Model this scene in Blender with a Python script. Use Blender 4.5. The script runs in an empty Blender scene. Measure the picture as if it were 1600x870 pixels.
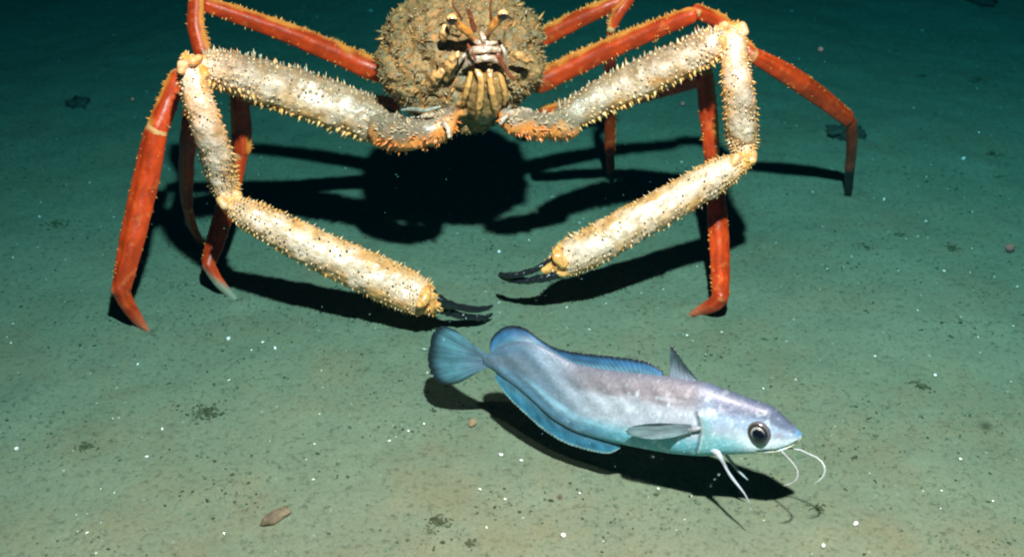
import bpy, bmesh, math, random
import numpy as np
from mathutils import Vector, Matrix, noise

random.seed(7)
rng = np.random.default_rng(7)
SC = bpy.context.scene
COL = SC.collection

# ------------------------------------------------------------------ camera
PITCH = math.radians(32.0)
CAM = Vector((0, 0, 1.0))
FPX = 800 / math.tan(math.radians(22.5))
FWD = Vector((0, math.cos(PITCH), -math.sin(PITCH)))
UPV = Vector((0, math.sin(PITCH), math.cos(PITCH)))
cd = bpy.data.cameras.new('camera')
cam = bpy.data.objects.new('camera', cd); COL.objects.link(cam)
cam.location = CAM
cam.rotation_euler = (math.pi / 2 - PITCH, 0, 0)
cd.angle = math.radians(45.0)
cd.clip_start = 0.01
cd.clip_end = 200
cd.dof.use_dof = True
cd.dof.focus_distance = 1.62
cd.dof.aperture_fstop = 5.0
SC.camera = cam

# ------------------------------------------------------------------ world: black deep water, a trace of blue
w = bpy.data.worlds.new('World'); SC.world = w; w.use_nodes = True
w.node_tree.nodes['Background'].inputs[0].default_value = (0.01, 0.05, 0.09, 1)
w.node_tree.nodes['Background'].inputs[1].default_value = 0.005

# ------------------------------------------------------------------ the one lamp of the place: the strobe above the camera
ld = bpy.data.lights.new('strobe_lamp', 'SPOT')
ld.energy = 37500
ld.color = (1.0, 0.0306, 0.0182)
ld.spot_size = math.radians(150)
ld.spot_blend = 1.0
ld.shadow_soft_size = 0.034
lamp = bpy.data.objects.new('strobe_lamp', ld); COL.objects.link(lamp)
lamp.location = (0.13, 0.5, 1.8)
lamp.rotation_euler = (Vector((0.42, 0.862, 0.0)) - lamp.location).to_track_quat('-Z', 'Y').to_euler()

SC.view_settings.view_transform = 'Standard'
SC.view_settings.look = 'None'
SC.view_settings.exposure = 0.0
SC.view_settings.gamma = 1.0
SC.cycles.max_bounces = 5
SC.cycles.diffuse_bounces = 2
SC.cycles.glossy_bounces = 2
SC.cycles.transparent_max_bounces = 12
SC.cycles.volume_bounces = 0
SC.cycles.caustics_reflective = False
SC.cycles.caustics_refractive = False
SC.cycles.use_denoising = True
SC.cycles.filter_width = 2.1
SC.cycles.sample_clamp_indirect = 4

# ------------------------------------------------------------------ helpers
def ray(u, v):
    return FWD + Vector((1, 0, 0)) * ((u - 800) / FPX) + UPV * ((435 - v) / FPX)
def P(u, v, h):                       # point of the place seen there, at height h
    d = ray(u, v); return CAM + d * ((h - CAM.z) / d.z)
def PY(u, v, y):                      # the same, at distance y along the sea floor
    d = ray(u, v); return CAM + d * (y / d.y)
def M(px, p):                         # size in metres at p
    return px * (p - CAM).dot(FWD) / FPX

def tag(o, label=None, cat=None, group=None, kind=None):
    for k, val in (('label', label), ('category', cat), ('group', group), ('kind', kind)):
        if val: o[k] = val
    return o
def link(name, me, mat=None, parent=None, smooth=True):
    o = bpy.data.objects.new(name, me); COL.objects.link(o)
    if mat: me.materials.append(mat)
    if smooth: me.polygons.foreach_set('use_smooth', [True] * len(me.polygons))
    if parent:
        o.parent = parent
        o.matrix_parent_inverse = parent.matrix_world.inverted()
    return o
def empty(name, loc):
    o = bpy.data.objects.new(name, None); COL.objects.link(o)
    o.location = loc; o.empty_display_size = 0.05
    o.matrix_world = Matrix.Translation(loc)
    return o
def mesh(name, V, F):
    me = bpy.data.meshes.new(name); me.from_pydata([tuple(v) for v in V], [], [tuple(f) for f in F]); me.update()
    return me
def colattr(me, cols, name='pigment'):
    a = me.color_attributes.new(name, 'FLOAT_COLOR', 'POINT')
    c = np.ones((len(me.vertices), 4), dtype=np.float32); c[:, :3] = cols
    a.data.foreach_set('color', c.ravel())

# ------------------------------------------------------------------ materials
def nodes(name):
    m = bpy.data.materials.new(name); m.use_nodes = True
    nt = m.node_tree; b = nt.nodes['Principled BSDF']
    return m, nt, b
def N(nt, t, **kw):
    n = nt.nodes.new(t)
    for k, v in kw.items():
        if k.startswith('i_'):
            n.inputs[int(k[2:]) if k[2:].isdigit() else k[2:]].default_value = v
        else: setattr(n, k, v)
    return n
def pigment_material(name, rough=0.4, spec=0.5, noise_scale=90, amount=0.35, bump=0.3, bump_dist=0.001, coat=0.0, attr='pigment', rough_var=0.15, trans=0.0, sss=0.0, metal=0.0, bump_scale=None):
    m, nt, b = nodes(name)
    at = N(nt, 'ShaderNodeAttribute'); at.attribute_name = attr
    tc = N(nt, 'ShaderNodeTexCoord')
    n1 = N(nt, 'ShaderNodeTexNoise'); n1.inputs['Scale'].default_value = noise_scale; n1.inputs['Detail'].default_value = 6; n1.inputs['Roughness'].default_value = 0.65
    nt.links.new(tc.outputs['Object'], n1.inputs['Vector'])
    mr = N(nt, 'ShaderNodeMapRange'); mr.inputs[1].default_value = 0.25; mr.inputs[2].default_value = 0.75
    mr.inputs[3].default_value = 1 - amount; mr.inputs[4].default_value = 1 + amount
    nt.links.new(n1.outputs['Fac'], mr.inputs[0])
    vm = N(nt, 'ShaderNodeVectorMath', operation='SCALE')
    nt.links.new(at.outputs['Color'], vm.inputs[0]); nt.links.new(mr.outputs[0], vm.inputs['Scale'])
    nt.links.new(vm.outputs[0], b.inputs['Base Color'])
    rr = N(nt, 'ShaderNodeMapRange'); rr.inputs[3].default_value = rough - rough_var; rr.inputs[4].default_value = rough + rough_var
    n2 = N(nt, 'ShaderNodeTexNoise'); n2.inputs['Scale'].default_value = noise_scale * 2.3; n2.inputs['Detail'].default_value = 3
    nt.links.new(tc.outputs['Object'], n2.inputs['Vector'])
    nt.links.new(n2.outputs['Fac'], rr.inputs[0]); nt.links.new(rr.outputs[0], b.inputs['Roughness'])
    n3 = N(nt, 'ShaderNodeTexNoise'); n3.inputs['Scale'].default_value = bump_scale or noise_scale * 3; n3.inputs['Detail'].default_value = 4
    nt.links.new(tc.outputs['Object'], n3.inputs['Vector'])
    bp = N(nt, 'ShaderNodeBump'); bp.inputs['Strength'].default_value = bump; bp.inputs['Distance'].default_value = bump_dist
    nt.links.new(n3.outputs['Fac'], bp.inputs['Height']); nt.links.new(bp.outputs[0], b.inputs['Normal'])
    b.inputs['Specular IOR Level'].default_value = spec
    b.inputs['Coat Weight'].default_value = coat
    b.inputs['Coat Roughness'].default_value = 0.15
    b.inputs['Metallic'].default_value = metal
    if sss:
        b.inputs['Subsurface Weight'].default_value = sss
        b.inputs['Subsurface Scale'].default_value = 0.004
    if trans:
        out = nt.nodes['Material Output']
        tr = N(nt, 'ShaderNodeBsdfTransparent'); mx = N(nt, 'ShaderNodeMixShader'); mx.inputs[0].default_value = trans
        nt.links.new(b.outputs[0], mx.inputs[1]); nt.links.new(tr.outputs[0], mx.inputs[2]); nt.links.new(mx.outputs[0], out.inputs['Surface'])
    return m
def flat_material(name, col, rough=0.5, spec=0.5, var=0.3, scale=200, coat=0.0):
    m, nt, b = nodes(name)
    tc = N(nt, 'ShaderNodeTexCoord')
    n1 = N(nt, 'ShaderNodeTexNoise'); n1.inputs['Scale'].default_value = scale; n1.inputs['Detail'].default_value = 5
    nt.links.new(tc.outputs['Object'], n1.inputs['Vector'])
    r = N(nt, 'ShaderNodeValToRGB')
    r.color_ramp.elements[0].position = 0.3; r.color_ramp.elements[1].position = 0.7
    r.color_ramp.elements[0].color = (*[c * (1 - var) for c in col], 1)
    r.color_ramp.elements[1].color = (*[min(1, c * (1 + var)) for c in col], 1)
    nt.links.new(n1.outputs['Fac'], r.inputs[0]); nt.links.new(r.outputs[0], b.inputs['Base Color'])
    bp = N(nt, 'ShaderNodeBump'); bp.inputs['Strength'].default_value = 0.4; bp.inputs['Distance'].default_value = 0.001
    nt.links.new(n1.outputs['Fac'], bp.inputs['Height']); nt.links.new(bp.outputs[0], b.inputs['Normal'])
    b.inputs['Roughness'].default_value = rough; b.inputs['Specular IOR Level'].default_value = spec
    b.inputs['Coat Weight'].default_value = coat
    return m

SHELL = pigment_material('crab_shell', rough=0.36, spec=0.7, noise_scale=80, amount=0.42, bump=0.8, bump_dist=0.0025, coat=0.35, bump_scale=170)
BACKMAT = pigment_material('crab_carapace', rough=0.62, spec=0.5, noise_scale=120, amount=0.5, bump=1.0, bump_dist=0.003, coat=0.0, bump_scale=240, rough_var=0.3)
LEGMAT = pigment_material('crab_leg_shell', rough=0.40, spec=0.45, noise_scale=110, amount=0.20, bump=0.4, bump_dist=0.0010, coat=0.0)
SPINE = pigment_material('crab_spine', rough=0.32, spec=0.5, noise_scale=200, amount=0.2, bump=0.1, coat=0.3)
SKIN = pigment_material('fish_skin', rough=0.50, spec=0.5, noise_scale=130, amount=0.22, bump=0.7, bump_dist=0.0010, coat=0.10, bump_scale=260, metal=0.08)
FIN = pigment_material('fish_fin', rough=0.4, spec=0.5, noise_scale=60, amount=0.3, bump=0.3, coat=0.1, trans=0.22)
BLACK = flat_material('black_horn', (0.012, 0.013, 0.016), 0.28, 0.6, 0.4, 300, 0.4)
EYEBLACK = flat_material('eye_pupil', (0.003, 0.005, 0.012), 0.12, 0.5, 0.2, 100, 0.3)

# ------------------------------------------------------------------ the sea floor: one sheet out to the dark
def fbm(x, y, s, o=4, seed=0.0):
    return noise.fractal(Vector((x * s, y * s, seed)), 0.9, 2.1, o)
FEET = [tuple(P(u, v, 0)[:2]) for u, v in ((231, 516), (320, 389), (367, 467), (956, 282), (1325, 304), (1079, 492))]
def ground_z(x, y):
    z = 0.0
    for fx, fy in FEET:
        q = math.hypot(x - fx, y - fy)
        if q < .08: z += 0.0050 * math.exp(-((q - .018) / .010) ** 2) - 0.006 * math.exp(-(q / .010) ** 2)
    z += 0.006 * fbm(x, y, 3.0, 2, 3.1) + 0.0034 * fbm(x, y, 14, 3, 9.7) + 0.0011 * fbm(x, y, 70, 2, 1.7)
    return z
def graded(a, b, step, far, grow=1.22):
    c = list(np.arange(a, b, step)); s = step; x = c[-1]
    while x < far: s *= grow; x += s; c.append(x)
    s = step; x = c[0]; pre = []
    while x > -far: s *= grow; x -= s; pre.append(x)
    return pre[::-1] + c
gx = graded(-1.35, 1.45, 0.0085, 45); gy = graded(0.70, 3.0, 0.0085, 45)
GV = []
for yy in gy:
    for xx in gx:
        fade = 1.0 if (-1.6 < xx < 1.7 and 0.5 < yy < 3.3) else 0.0
        GV.append((xx, yy, ground_z(xx, yy) if fade else 0.0))
nx, ny = len(gx), len(gy)
GF = [(j * nx + i, j * nx + i + 1, (j + 1) * nx + i + 1, (j + 1) * nx + i) for j in range(ny - 1) for i in range(nx - 1)]
m, nt, b = nodes('mud')
tc = N(nt, 'ShaderNodeTexCoord')
def nz(scale, detail=6, rough=0.6):
    n = N(nt, 'ShaderNodeTexNoise'); n.inputs['Scale'].default_value = scale; n.inputs['Detail'].default_value = detail; n.inputs['Roughness'].default_value = rough
    nt.links.new(tc.outputs['Object'], n.inputs['Vector']); return n
big = nz(2.2, 4); mid = nz(14, 6, 0.7); fine = nz(120, 4, 0.7); grit = nz(330, 2, 0.8)
r1 = N(nt, 'ShaderNodeValToRGB')
r1.color_ramp.elements[0].position = 0.32; r1.color_ramp.elements[1].position = 0.70
r1.color_ramp.elements[0].color = (0.113, 0.156, 0.107, 1); r1.color_ramp.elements[1].color = (0.164, 0.207, 0.143, 1)
mixf = N(nt, 'ShaderNodeMath', operation='MULTIPLY_ADD'); mixf.inputs[1].default_value = 0.45
nt.links.new(mid.outputs['Fac'], mixf.inputs[0])
bigs = N(nt, 'ShaderNodeMath', operation='MULTIPLY'); bigs.inputs[1].default_value = 0.62
nt.links.new(big.outputs['Fac'], bigs.inputs[0]); nt.links.new(bigs.outputs[0], mixf.inputs[2])
nt.links.new(mixf.outputs[0], r1.inputs[0])
# dark flecks
fr = N(nt, 'ShaderNodeMapRange'); fr.inputs[1].default_value = 0.30; fr.inputs[2].default_value = 0.48; fr.inputs[3].default_value = 0.55; fr.inputs[4].default_value = 1.0
nt.links.new(fine.outputs['Fac'], fr.inputs[0])
gr = N(nt, 'ShaderNodeMapRange'); gr.inputs[1].default_value = 0.25; gr.inputs[2].default_value = 0.75; gr.inputs[3].default_value = 0.82; gr.inputs[4].default_value = 1.18
nt.links.new(grit.outputs['Fac'], gr.inputs[0])
mm = N(nt, 'ShaderNodeMath', operation='MULTIPLY'); nt.links.new(fr.outputs[0], mm.inputs[0]); nt.links.new(gr.outputs[0], mm.inputs[1])
vs = N(nt, 'ShaderNodeVectorMath', operation='SCALE'); nt.links.new(r1.outputs[0], vs.inputs[0]); nt.links.new(mm.outputs[0], vs.inputs['Scale'])
mot = nz(6.0, 5, 0.62); mr2 = N(nt, 'ShaderNodeMapRange'); mr2.inputs[1].default_value = .48; mr2.inputs[2].default_value = .66; mr2.inputs[3].default_value = 0; mr2.inputs[4].default_value = .75
nt.links.new(mot.outputs['Fac'], mr2.inputs[0])
mt = N(nt, 'ShaderNodeMix'); mt.data_type = 'RGBA'; mt.blend_type = 'MULTIPLY'; mt.inputs['B'].default_value = (1.12, 0.90, 0.82, 1)
nt.links.new(mr2.outputs[0], mt.inputs['Factor']); nt.links.new(vs.outputs[0], mt.inputs['A'])
nt.links.new(mt.outputs['Result'], b.inputs['Base Color'])
b.inputs['Roughness'].default_value = 0.95; b.inputs['Specular IOR Level'].default_value = 0.15
add = N(nt, 'ShaderNodeMath', operation='ADD'); nt.links.new(fine.outputs['Fac'], add.inputs[0]); nt.links.new(mid.outputs['Fac'], add.inputs[1])
bp = N(nt, 'ShaderNodeBump'); bp.inputs['Strength'].default_value = 0.55; bp.inputs['Distance'].default_value = 0.004
nt.links.new(add.outputs[0], bp.inputs['Height']); nt.links.new(bp.outputs[0], b.inputs['Normal'])
MUD = m
gme = mesh('sea_floor', GV, GF)
tag(link('sea_floor', gme, MUD), 'flat grey green mud sea floor fading into dark water', kind='structure')

# ------------------------------------------------------------------ tubes with shaped sections
def catmull(pts, n):
    pts = [np.array(p, float) for p in pts]
    pts = [2 * pts[0] - pts[1]] + pts + [2 * pts[-1] - pts[-2]]
    segs = len(pts) - 3; out = []
    for k in range(n + 1):
        t = k / n * segs; i = min(int(t), segs - 1); f = t - i
        a, b_, c, d = pts[i:i + 4]
        out.append(0.5 * ((2 * b_) + (-a + c) * f + (2 * a - 5 * b_ + 4 * c - d) * f * f + (-a + 3 * b_ - 3 * c + d) * f ** 3))
    return np.array(out)
class Tube:
    """a limb segment: centre line, half width seen from the front, depth ratio, section shape"""
    def __init__(s, pts, rads, n=None, depth=0.8, ridge=0.0, ns=20, lump=0.0, lfreq=90, ref=None):
        s.len = sum((Vector(pts[i + 1]) - Vector(pts[i])).length for i in range(len(pts) - 1))
        s.lump, s.lfreq = lump, lfreq
        s.n = n or max(10, int(s.len / (0.006 if not lump or s.len > .1 else 0.0022))); s.ns = ns; s.depth = depth; s.ridge = ridge
        q = catmull([tuple(p) + (r,) for p, r in zip(pts, rads)], s.n)
        s.c = q[:, :3]; s.r = np.maximum(q[:, 3], 0.0004)
        s.T = np.gradient(s.c, axis=0); s.T /= np.linalg.norm(s.T, axis=1)[:, None]
        ref = np.array(ref if ref is not None else (0, -0.85, 0.53))   # the depth axis leans to the viewer's side
        s.B = ref - (s.T @ ref)[:, None] * s.T; s.B /= np.linalg.norm(s.B, axis=1)[:, None]
        s.A = np.cross(s.T, s.B)
    def at(s, i, th):
        """surface point and normal at ring i (float) and angle th; th=90 deg faces the viewer's side"""
        i0 = int(min(max(i, 0), s.n - 1)); f = i - i0
        L = lambda a: a[i0] * (1 - f) + a[i0 + 1] * f
        r = L(s.r); ca, sa = math.cos(th), math.sin(th)
        k = 1 + s.ridge * math.cos(4 * th)
        p = L(s.c) + r * k * (ca * L(s.A) + s.depth * sa * L(s.B))
        nrm = ca * L(s.A) + sa / s.depth * L(s.B); nrm /= np.linalg.norm(nrm)
        return p, nrm
    def geo(s, V, F, caps=True):
        o = len(V)
        for i in range(s.n + 1):
            for j in range(s.ns):
                p, m_ = s.at(min(i, s.n - 1e-6), 2 * math.pi * j / s.ns)
                if s.lump: p = p + m_ * s.r[i] * s.lump * noise.fractal(Vector(p * s.lfreq), .8, 2, 3)
                V.append(p)
        for i in range(s.n):
            for j in range(s.ns):
                a = o + i * s.ns + j; b_ = o + i * s.ns + (j + 1) % s.ns
                F.append((a, b_, b_ + s.ns, a + s.ns))
        if caps:
            for e, sg in ((0, 1), (s.n, -1)):
                # rounded end: two rings then a point
                base = o + e * s.ns; ctr = s.c[e]; prev = [base + j for j in range(s.ns)]
                tdir = -s.T[e] if e == 0 else s.T[e]
                for kk in (0.8, 0.4):
                    ring = []
                    for j in range(s.ns):
                        p = np.array(V[base + j]); q = ctr + (p - ctr) * kk + tdir * s.r[e] * 0.75 * math.sqrt(1 - kk * kk)
                        ring.append(len(V)); V.append(q)
                    for j in range(s.ns):
                        j2 = (j + 1) % s.ns; f = (prev[j], prev[j2], ring[j2], ring[j])
                        F.append(f if sg < 0 else f[::-1])
                    prev = ring
                tip = len(V); V.append(ctr + tdir * s.r[e] * 0.75)
                for j in range(s.ns):
                    j2 = (j + 1) % s.ns; f = (prev[j], prev[j2], tip)
                    F.append(f if sg < 0 else f[::-1])
HS = 1.10                               # how high the crab stands
def px_tube(spec, **kw):               # spec: (u, v, height, half width)
    pts = [P(u, v, h * HS if h > 0.012 else h) for u, v, h, r in spec]
    return Tube(pts, [M(s[3], p) for s, p in zip(spec, pts)], **kw)
def tube_obj(name, spec, mat, parent, cols=None, world=False, dark=None, grime=0.0, stripe=False, **kw):
    t = Tube([s[0] for s in spec], [s[1] for s in spec], **kw) if world else px_tube(spec, **kw)
    V, F = [], []; t.geo(V, F); me = mesh(name, V, F)
    if cols is not None:
        c = np.array(cols); d = np.array(dark if dark is not None else c * 0.45); out = []
        for p in V:
            k = noise.fractal(Vector(p) * 150, .8, 2, 3) * 1.1 + 0.30 * grime
            if stripe:
                i_ = int(np.linalg.norm(t.c - p, axis=1).argmin()); sd = abs(((p - t.c[i_]) * t.A[i_]).sum() / t.r[i_]); k = max(k, (sd - .35) * 1.8)
            out.append(c * (1 - min(max(k, 0), 1)) + d * min(max(k, 0), 1))
        colattr(me, np.array(out))
    return link(name, me, mat, parent)

# ------------------------------------------------------------------ THE CRAB
crab = empty('spider_crab', P(722, 350, 0))
tag(crab, 'large spiny brown crab on long orange legs with two pale claw arms', 'crab')
BC = P(722, 94, 0.325)
limbs = []       # (tube, kind)
def limb(kind, spec, **kw):
    kw.setdefault('lump', .13 if not kind.startswith('leg') else .05); kw.setdefault('lfreq', 55)
    t = px_tube(spec, **kw); limbs.append((t, kind, len(limbs))); return t
# left claw arm
limb('base', [(705,178,.262,14),(690,200,.250,20),(660,208,.243,24),(628,212,.232,26),(598,202,.228,28)], depth=0.9)
LM = limb('merus', [(612,202,.22,28),(560,180,.235,35),(480,150,.26,37),(400,125,.29,35),(340,108,.325,28),(312,100,.337,14)], depth=0.85)
LK = limb('carpus', [(292,94,.347,12),(299,122,.33,21),(318,180,.29,24),(338,240,.235,26),(350,284,.192,23),(357,313,.171,13)], depth=0.85)
LP = limb('palm', [(361,321,.167,13),(385,334,.160,22),(420,351,.147,27),(480,382,.12,30),(560,420,.088,33),(620,447,.066,33),(652,463,.055,29),(672,474,.048,21)], depth=0.85)
# right claw arm
limb('base', [(790,178,.262,12),(800,192,.252,17),(830,196,.240,21),(860,199,.228,21),(890,198,.222,21)], depth=0.9)
RM = limb('merus', [(876,190,.225,22),(930,158,.245,27),(1000,124,.275,30),(1070,92,.31,29),(1112,70,.334,25),(1136,54,.345,12)], depth=0.85)
RK = limb('carpus', [(1146,44,.35,12),(1147,76,.332,20),(1152,130,.295,24),(1157,180,.25,26),(1160,220,.212,24),(1164,245,.197,13)], depth=0.85)
RP = limb('palm', [(1164,252,.195,13),(1138,265,.184,22),(1110,281,.172,26),(1060,310,.15,28),(980,355,.12,30),(920,388,.095,31),(888,404,.082,27),(868,414,.075,18)], depth=0.85)
for spec in ([(300,98,.352,8),(312,92,.352,7)], [(284,100,.35,7),(283,112,.345,7)], [(320,118,.335,8),(316,108,.34,8)],
             [(344,312,.178,8),(352,322,.172,8)], [(370,304,.178,8),(374,314,.170,7)],
             [(1134,40,.358,8),(1124,46,.352,7)], [(1158,40,.355,8),(1164,52,.348,7)], [(1128,62,.345,8),(1132,74,.335,7)],
             [(1152,246,.203,8),(1146,256,.196,7)], [(1176,240,.20,8),(1175,252,.196,8)]):
    limb('knob', spec, depth=1.0, lump=.2)
# walking legs: upper, middle, lower, foot
LEGS = []
def leg(*parts):
    ks = ('leg_upper', 'leg_mid', 'leg_lower', 'leg_foot')
    LEGS.append([limb(k, sp, depth=0.66, ridge=0.085, ns=24) for k, sp in zip(ks, parts)])
leg([(615,168,.20,14),(440,142,.245,15),(292,114,.285,14)],
    [(278,116,.292,13),(262,160,.268,16),(246,200,.243,17)],
    [(244,204,.240,18),(224,300,.168,20),(205,380,.112,18.5),(190,448,.062,15)],
    [(187,452,.060,14),(203,482,.030,11),(219,504,.010,8),(232,517,-.004,4)])
leg([(625,125,.235,15),(560,98,.256,17),(450,52,.305,15),(325,8,.352,12)],
    [(306,2,.36,12),(306,40,.335,13),(316,82,.305,13)],
    [(314,86,.300,11),(298,190,.225,13),(291,260,.155,12),(292,322,.085,9)],
    [(293,326,.082,8),(303,358,.04,7),(320,390,-.004,4)])
leg([(605,180,.17,12),(480,168,.205,14),(385,148,.248,13)],
    [(374,146,.252,13),(377,198,.206,15.5),(379,236,.175,13)],
    [(376,244,.168,11),(354,320,.105,15),(337,376,.066,14),(326,410,.047,11)],
    [(325,414,.045,10),(340,438,.024,8.5),(356,457,.008,6.5),(368,468,-.003,4)])
leg([(835,66,.26,14),(880,42,.283,14),(940,14,.31,12),(982,-4,.325,11)],
    [(984,-3,.325,9),(968,18,.31,9),(956,42,.29,8)],
    [(955,46,.287,7),(953,110,.21,9),(953,180,.12,9),(953,238,.05,8)],
    [(953,240,.048,7),(954,262,.022,6.5),(956,284,-.004,4)])
leg([(840,130,.225,17),(900,100,.252,17),(985,62,.29,15),(1080,24,.33,13)],
    [(1088,18,.333,12),(1128,36,.312,12),(1170,80,.288,12)],
    [(1176,86,.284,12),(1230,116,.248,15.5),(1280,150,.205,15),(1326,186,.16,12)],
    [(1330,192,.152,10),(1331,228,.098,9.5),(1328,262,.046,8),(1325,306,-.004,6)])
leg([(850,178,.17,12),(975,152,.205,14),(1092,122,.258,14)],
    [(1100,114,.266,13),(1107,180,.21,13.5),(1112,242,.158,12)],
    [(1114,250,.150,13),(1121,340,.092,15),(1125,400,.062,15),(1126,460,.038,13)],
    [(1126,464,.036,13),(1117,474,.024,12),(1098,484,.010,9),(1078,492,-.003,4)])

# carapace and underside as a deformed ball
def carapace_pt(d):
    x, y, z = d
    wx = 0.115 * (1 - 0.40 * max(0.0, -z) ** 1.4 - 0.26 * max(0, z) ** 2)
    wy = 0.115 if y < 0 else 0.165
    wz = 0.100 if z > 0 else 0.088
    sq = (abs(x) ** 2.9 + abs(z) ** 2.9 + abs(y) ** 2.9) ** (-1 / 2.9); sq = 1 + (sq - 1) * (0.55 if z < .2 else 0.3)
    p = np.array((x * wx * sq, y * wy * sq, z * wz * sq))
    n_ = noise.fractal(Vector((x * 2.6, y * 2.6, z * 2.6 + 5)), 0.8, 2, 3)
    n2 = noise.fractal(Vector((x * 9, y * 9, z * 9)), 0.8, 2, 2)
    n3 = noise.fractal(Vector((x * 20, y * 20, z * 20)), .8, 2, 2)
    p *= 1 + 0.10 * n_ + 0.045 * n2 + 0.028 * n3
    # the flat, slightly sunk face between the arm bases
    if y < 0:
        f = math.exp(-((x - 0.18) / 0.36) ** 2 - ((z + 0.1) / 0.5) ** 2)
        p[1] += 0.012 * f
    return np.array(BC) + p
bmx = bmesh.new(); bmesh.ops.create_icosphere(bmx, subdivisions=6, radius=1)
V = []; F = []
for v in bmx.verts: V.append(carapace_pt(v.co.normalized()))
for f in bmx.faces: F.append([v.index for v in f.verts])
bmx.free()
for t, k, i in limbs: t.geo(V, F)
raw = mesh('raw_body', V, F)
ro = bpy.data.objects.new('raw_body', raw); COL.objects.link(ro)
md = ro.modifiers.new('remesh', 'REMESH'); md.mode = 'VOXEL'; md.voxel_size = 0.0019; md.use_smooth_shade = True
sm = ro.modifiers.new('smooth', 'SMOOTH'); sm.factor = 0.5; sm.iterations = 2
dg = bpy.context.evaluated_depsgraph_get()
bme = bpy.data.meshes.new_from_object(ro.evaluated_get(dg)); bme.name = 'crab_body'
bpy.data.objects.remove(ro, do_unlink=True)
nv = len(bme.vertices); co = np.empty(nv * 3); bme.vertices.foreach_get('co', co); co = co.reshape(-1, 3)
nrmv = np.empty(nv * 3, dtype=np.float32); bme.vertices.foreach_get('normal', nrmv); nrmv = nrmv.reshape(-1, 3)
# pigment: which limb each vertex belongs to, where along it, and which side of it
best = np.full(nv, 1e9); kid = np.full(nv, -1); par = np.zeros(nv); side = np.zeros(nv); front = np.zeros(nv)
for t, k, i in limbs:
    lo = t.c.min(0) - 0.05; hi = t.c.max(0) + 0.05
    idx = np.where(np.all((co > lo) & (co < hi), axis=1))[0]
    if not len(idx): continue
    d = np.linalg.norm(co[idx][:, None, :] - t.c[None], axis=2); a = d.argmin(1)
    rel = (d[np.arange(len(idx)), a]) / t.r[a]
    upd = rel < best[idx]; ii = idx[upd]; aa = a[upd]
    best[ii] = rel[upd]; kid[ii] = i; par[ii] = aa / t.n
    up = t.A[aa] * np.sign(t.A[aa][:, 2:3] + 1e-9)
    side[ii] = ((co[ii] - t.c[aa]) * up).sum(1) / t.r[aa]
    front[ii] = ((co[ii] - t.c[aa]) * t.B[aa]).sum(1) / t.r[aa]
kinds = [k for t, k, i in limbs]
cols = np.zeros((nv, 3))
dist_body = np.linalg.norm((co - np.array(BC)) / np.array((0.118, 0.126, 0.10)), axis=1)
isbody = (best > 1.30)
olive = np.array((0.235, 0.145, 0.056)); cream = np.array((0.93, 0.65, 0.51)); amber = np.array((0.94, 0.36, 0.07))
red = np.array((0.82, 0.060, 0.007)); redd = np.array((0.50, 0.036, 0.005)); gol = np.array((0.90, 0.30, 0.05))
def lerp(a, b_, t): t = np.clip(t, 0, 1)[:, None]; return a * (1 - t) + b_ * t
nf = np.array([noise.noise(Vector(c * 40)) for c in co]); nf2 = np.array([noise.noise(Vector(c * 110 + 7)) for c in co])
cols[:] = lerp(olive * 0.75, olive * 1.5, 0.5 + nf * 0.9)
tan = np.array((0.46, 0.19, 0.055)); bl = np.array((0.17, 0.19, 0.13))
cols[:] = lerp(cols, np.tile(tan, (nv, 1)), np.clip(nf2 * 2.2 - 0.35, 0, 0.75))
cols[:] = lerp(cols, np.tile(bl, (nv, 1)), np.clip(-nf2 * 2.0 - 0.35, 0, 0.7))
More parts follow.
